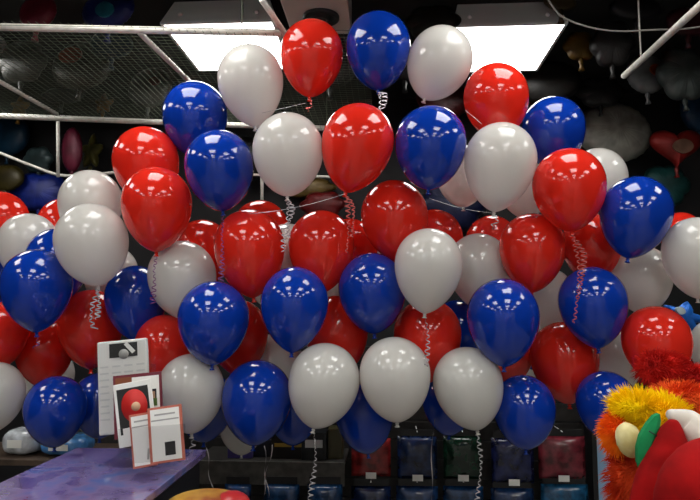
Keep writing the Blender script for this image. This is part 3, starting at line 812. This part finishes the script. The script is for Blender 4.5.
# ------------------------------------------------------------------ feathery costume pieces on the right
def tufts(center, rad, n, L, w, droop, seed, face=None, core=.86, flow=(0, 0, 0), jit=.5):
    """soft fringe: an inner body and many bent tapered blades growing out of it"""
    rnd = random.Random(seed); bm = bmesh.new()
    def clump(d): return .30 * noise.noise(d * 4.5 + Vector((seed, 0, 0)))
    r = bmesh.ops.create_icosphere(bm, subdivisions=3, radius=1)
    for v in r['verts']:
        k = core * (1 + clump(v.co))
        v.co = Vector((v.co.x * rad[0] * k, v.co.y * rad[1] * k, v.co.z * rad[2] * k)) + Vector(center)
    for _ in range(n):
        d = Vector((rnd.gauss(0, 1), rnd.gauss(0, 1), rnd.gauss(0, 1))).normalized()
        if d.y > .5: continue
        p = Vector((d.x * rad[0], d.y * rad[1], d.z * rad[2])) * core * .95 * (1 + clump(d)) + Vector(center)
        g = (d + Vector(flow) + Vector((rnd.gauss(0, jit), rnd.gauss(0, jit), rnd.gauss(0, jit))) * .6).normalized()
        l = L * rnd.uniform(.5, 1.2); side = g.cross(Vector((rnd.random() - .5, 1, rnd.random() - .5))).normalized() * w * rnd.uniform(.6, 1.2)
        prev = None
        for s in range(5):
            t = s / 4; q = p + g * l * t + Vector((0, 0, -droop * l * t * t)); ww = side * (1 - t) ** .7 * (.6 + 1.2 * t * (1 - t))
            if s == 4: bm.faces.new((prev[0], prev[1], bm.verts.new(q)))
            else:
                c_ = [bm.verts.new(q - ww), bm.verts.new(q + ww)]
                if prev: bm.faces.new((prev[0], prev[1], c_[1], c_[0]))
                prev = c_
    return bm
def fur(name, c1, c2):
    m = mat(name, c1, .85, spec=.15); noisy(m, c1, c2, 22, 4, 0, (.35, .62)); return m
HY = 1.15; HS = HY / F
hp_ = at(640, 440, HY)
fz = tag(empty('feather_costume', (hp_.x + .09, HY + .06, 0)), 'feathery yellow and orange costume head with a green felt leaf and cream pompom', 'costume')
def H(px, py, Y=HY): return at(px, py, Y) - fz.location
yel = fur('yellow_feathers', srgb(255, 228, 10), srgb(255, 205, 0)); ora = fur('orange_feathers', srgb(255, 140, 25), srgb(240, 84, 12))
rus = fur('rust_feathers', srgb(225, 84, 36), srgb(180, 40, 20))
obj('yellow_feathers', tufts(H(655, 416, 1.17), (30 * HS, .045, 19 * HS), 3200, .024, .0013, .1, 3, flow=(-.35, 0, .25), jit=.35), yel, fz)
obj('yellow_feathers', tufts(H(633, 405, 1.16), (20 * HS, .035, 11 * HS), 1800, .022, .0013, .0, 4, flow=(-.35, 0, .2), jit=.35), yel, fz)
obj('orange_feathers', tufts(H(614, 432, 1.16), (10 * HS, .03, 17 * HS), 1500, .018, .0013, .3, 5, flow=(-.4, 0, 0), jit=.35), ora, fz)
obj('rust_feathers', tufts(H(634, 484, 1.19), (25 * HS, .05, 44 * HS), 3200, .022, .0014, .5, 6, flow=(-.2, 0, 0), jit=.4), rus, fz)
obj('rust_feathers', tufts(H(684, 400, 1.24), (36 * HS, .05, 15 * HS), 3000, .026, .0014, .3, 8, flow=(.25, 0, -.1), jit=.35), fur('rust_orange', srgb(240, 104, 40), srgb(205, 60, 24)), fz)
# cream pompom
bm = bmesh.new(); bmesh.ops.create_icosphere(bm, subdivisions=4, radius=1)
for v in bm.verts:
    k = 1 + .05 * noise.noise(v.co * 4) + .02 * noise.noise(v.co * 14)
    v.co = Vector((v.co.x * 11.5 * HS * k, v.co.y * .02 * k, v.co.z * 16 * HS * k))
o = obj('cream_pompom', bm, fur('cream_plush', srgb(232, 222, 170), srgb(205, 186, 120)), fz, loc=H(629, 440, 1.115)); o.rotation_euler = (0, -.25, 0)
# green felt leaf: a folded slab
def felt(pts, th, Y, m, name, parent, puff=0):
    bm = bmesh.new()
    P = [H(x, y, Y + dy) for x, y, dy in pts]
    cen = sum(P, Vector()) / len(P)
    fr = [bm.verts.new(p) for p in P]; bk = [bm.verts.new(p + Vector((0, th, 0))) for p in P]
    cf = bm.verts.new(cen - Vector((0, puff, 0))); cb = bm.verts.new(cen + Vector((0, th, 0)))
    n = len(P)
    for i in range(n):
        j = (i + 1) % n
        bm.faces.new((fr[i], fr[j], cf)); bm.faces.new((bk[j], bk[i], cb)); bm.faces.new((fr[j], fr[i], bk[i], bk[j]))
    bmesh.ops.recalc_face_normals(bm, faces=bm.faces[:])
    return obj(name, bm, m, parent, False)
green = fur('green_felt', srgb(32, 138, 82), srgb(24, 112, 64))
felt([(660, 414, 0), (661, 421, 0), (659, 434, 0), (655, 448, 0), (652, 460, 0), (647, 473, 0), (641, 470, 0), (638, 462, 0), (638, 448, 0), (641, 436, 0), (648, 424, 0), (655, 416, 0)], .012, 1.06, green, 'green_leaf', fz, .008)
bm = bmesh.new(); tube(bm, [H(649, 431, 1.052), H(657, 436, 1.052)], .0012, 6); obj('leaf_seam', bm, M['dark'], fz)
# neck and pedestal carrying it (below the picture)
bm = bmesh.new(); zb = H(632, 500, 1.18).z + fz.location.z
tube(bm, [(0, 0, .03), (0, 0, zb + .02)], .035, 20); obj('stand_pole', bm, M['dark'], fz)
bm = bmesh.new(); lathe(bm, [(0, .03), (.085, .03), (.09, .015), (.09, 0), (0, 0)], 36); obj('stand_foot', bm, M['dark'], fz)

# red plush hat with white trim in front
ph_ = tag(empty('plush_hat', (at(690, 470, 1.02).x, 1.0, at(690, 560, 1.02).z)), 'red plush hat with folded lobes and a white fluffy trim in front of the feathers', 'hat')
def H2(px, py, Y): return at(px, py, Y) - ph_.location
redf = fur('red_plush', srgb(158, 10, 12), srgb(132, 6, 8))
def sausage(path, radii, m, name, flat=.8, seg=24):
    P = [H2(*p) for p in path]; out = []; rr = []
    for i in range(len(P) - 1):
        a, b, c_, d = P[max(i - 1, 0)], P[i], P[i + 1], P[min(i + 2, len(P) - 1)]
        for s in range(6):
            t = s / 6
            out.append(.5 * ((2 * b) + (c_ - a) * t + (2 * a - 5 * b + 4 * c_ - d) * t * t + (3 * b - a - 3 * c_ + d) * t ** 3)); rr.append(radii[i] * (1 - t) + radii[i + 1] * t)
    out.append(P[-1]); rr.append(radii[-1])
    # rounded ends
    bm = bmesh.new(); tube(bm, out, rr, seg)
    for v in bm.verts:
        v.co += Vector((noise.noise(v.co * 40), noise.noise(v.co * 40 + Vector((9, 0, 0))), noise.noise(v.co * 40 + Vector((0, 9, 0))))) * .0025
    return obj(name, bm, m, ph_)
s_ = 1.03 / F
sausage([(673, 419, 1.05), (673, 426, 1.05), (672, 437, 1.05), (671, 452, 1.05), (668, 470, 1.05), (664, 492, 1.05), (660, 530, 1.05), (658, 560, 1.05)],
        [3 * s_, 8 * s_, 14 * s_, 20 * s_, 25 * s_, 28 * s_, 30 * s_, 30 * s_], redf, 'red_lobe')
sausage([(726, 446, .98), (718, 450, .98), (704, 466, .97), (694, 488, .96), (688, 520, .96), (686, 560, .96)],
        [4 * s_, 14 * s_, 24 * s_, 29 * s_, 29 * s_, 28 * s_], redf, 'red_lobe')
sausage([(668, 415, 1.07), (673, 416, 1.07), (686, 422, 1.07), (698, 432, 1.06), (712, 446, 1.05), (722, 452, 1.05)],
        [3 * s_, 7 * s_, 13 * s_, 16 * s_, 17 * s_, 10 * s_], fur('white_plush', srgb(232, 226, 216), srgb(205, 198, 186)), 'white_trim')
bm = bmesh.new(); tube(bm, [(0, .02, -ph_.location.z + .02), (0, .02, .05)], .03, 16); obj('stand_pole', bm, M['dark'], ph_)
bm = bmesh.new(); lathe(bm, [(0, .03), (.085, .03), (.09, .015), (.09, 0), (0, 0)], 36); obj('stand_foot', bm, M['dark'], ph_, loc=(0, .02, -ph_.location.z))

# red fluffy boa behind
bo = tag(empty('feather_boa', at(672, 392, 1.32)), 'fuzzy dark red feather boa rising between the red balloon and the orange feathers', 'feather boa')
def H3(px, py, Y): return at(px, py, Y) - bo.location
rb = fur('boa_red', srgb(196, 30, 22), srgb(150, 14, 12))
s3 = 1.32 / F
obj('plume', tufts(H3(662, 369, 1.34), (24 * s3, .04, 17 * s3), 3200, .020, .0010, .2, 21, flow=(.35, 0, .0), jit=.35), rb, bo)
obj('plume', tufts(H3(690, 382, 1.33), (22 * s3, .04, 16 * s3), 2600, .020, .0010, .2, 22, flow=(.4, 0, -.2), jit=.35), rb, bo)
bm = bmesh.new(); tube(bm, [(0.05, .05, -bo.location.z + .02), (0.05, .05, .0)], .02, 16); obj('stand_pole', bm, M['dark'], bo)
bm = bmesh.new(); lathe(bm, [(0, .03), (.065, .03), (.07, .015), (.07, 0), (0, 0)], 36); obj('stand_foot', bm, M['dark'], bo, loc=(.05, .05, -bo.location.z))

# ------------------------------------------------------------------ world and view
w = bpy.data.worlds.new('world'); scene.world = w; w.use_nodes = True
w.node_tree.nodes['Background'].inputs[0].default_value = (.5, .55, .6, 1)
w.node_tree.nodes['Background'].inputs[1].default_value = .02
vs = scene.view_settings
vs.view_transform = 'Standard'; vs.look = 'None'; vs.gamma = 1; vs.use_curve_mapping = False
vs.exposure = 0.27
scene.cycles.use_denoising = True
scene.cycles.max_bounces = 6
scene.cycles.sample_clamp_indirect = 4
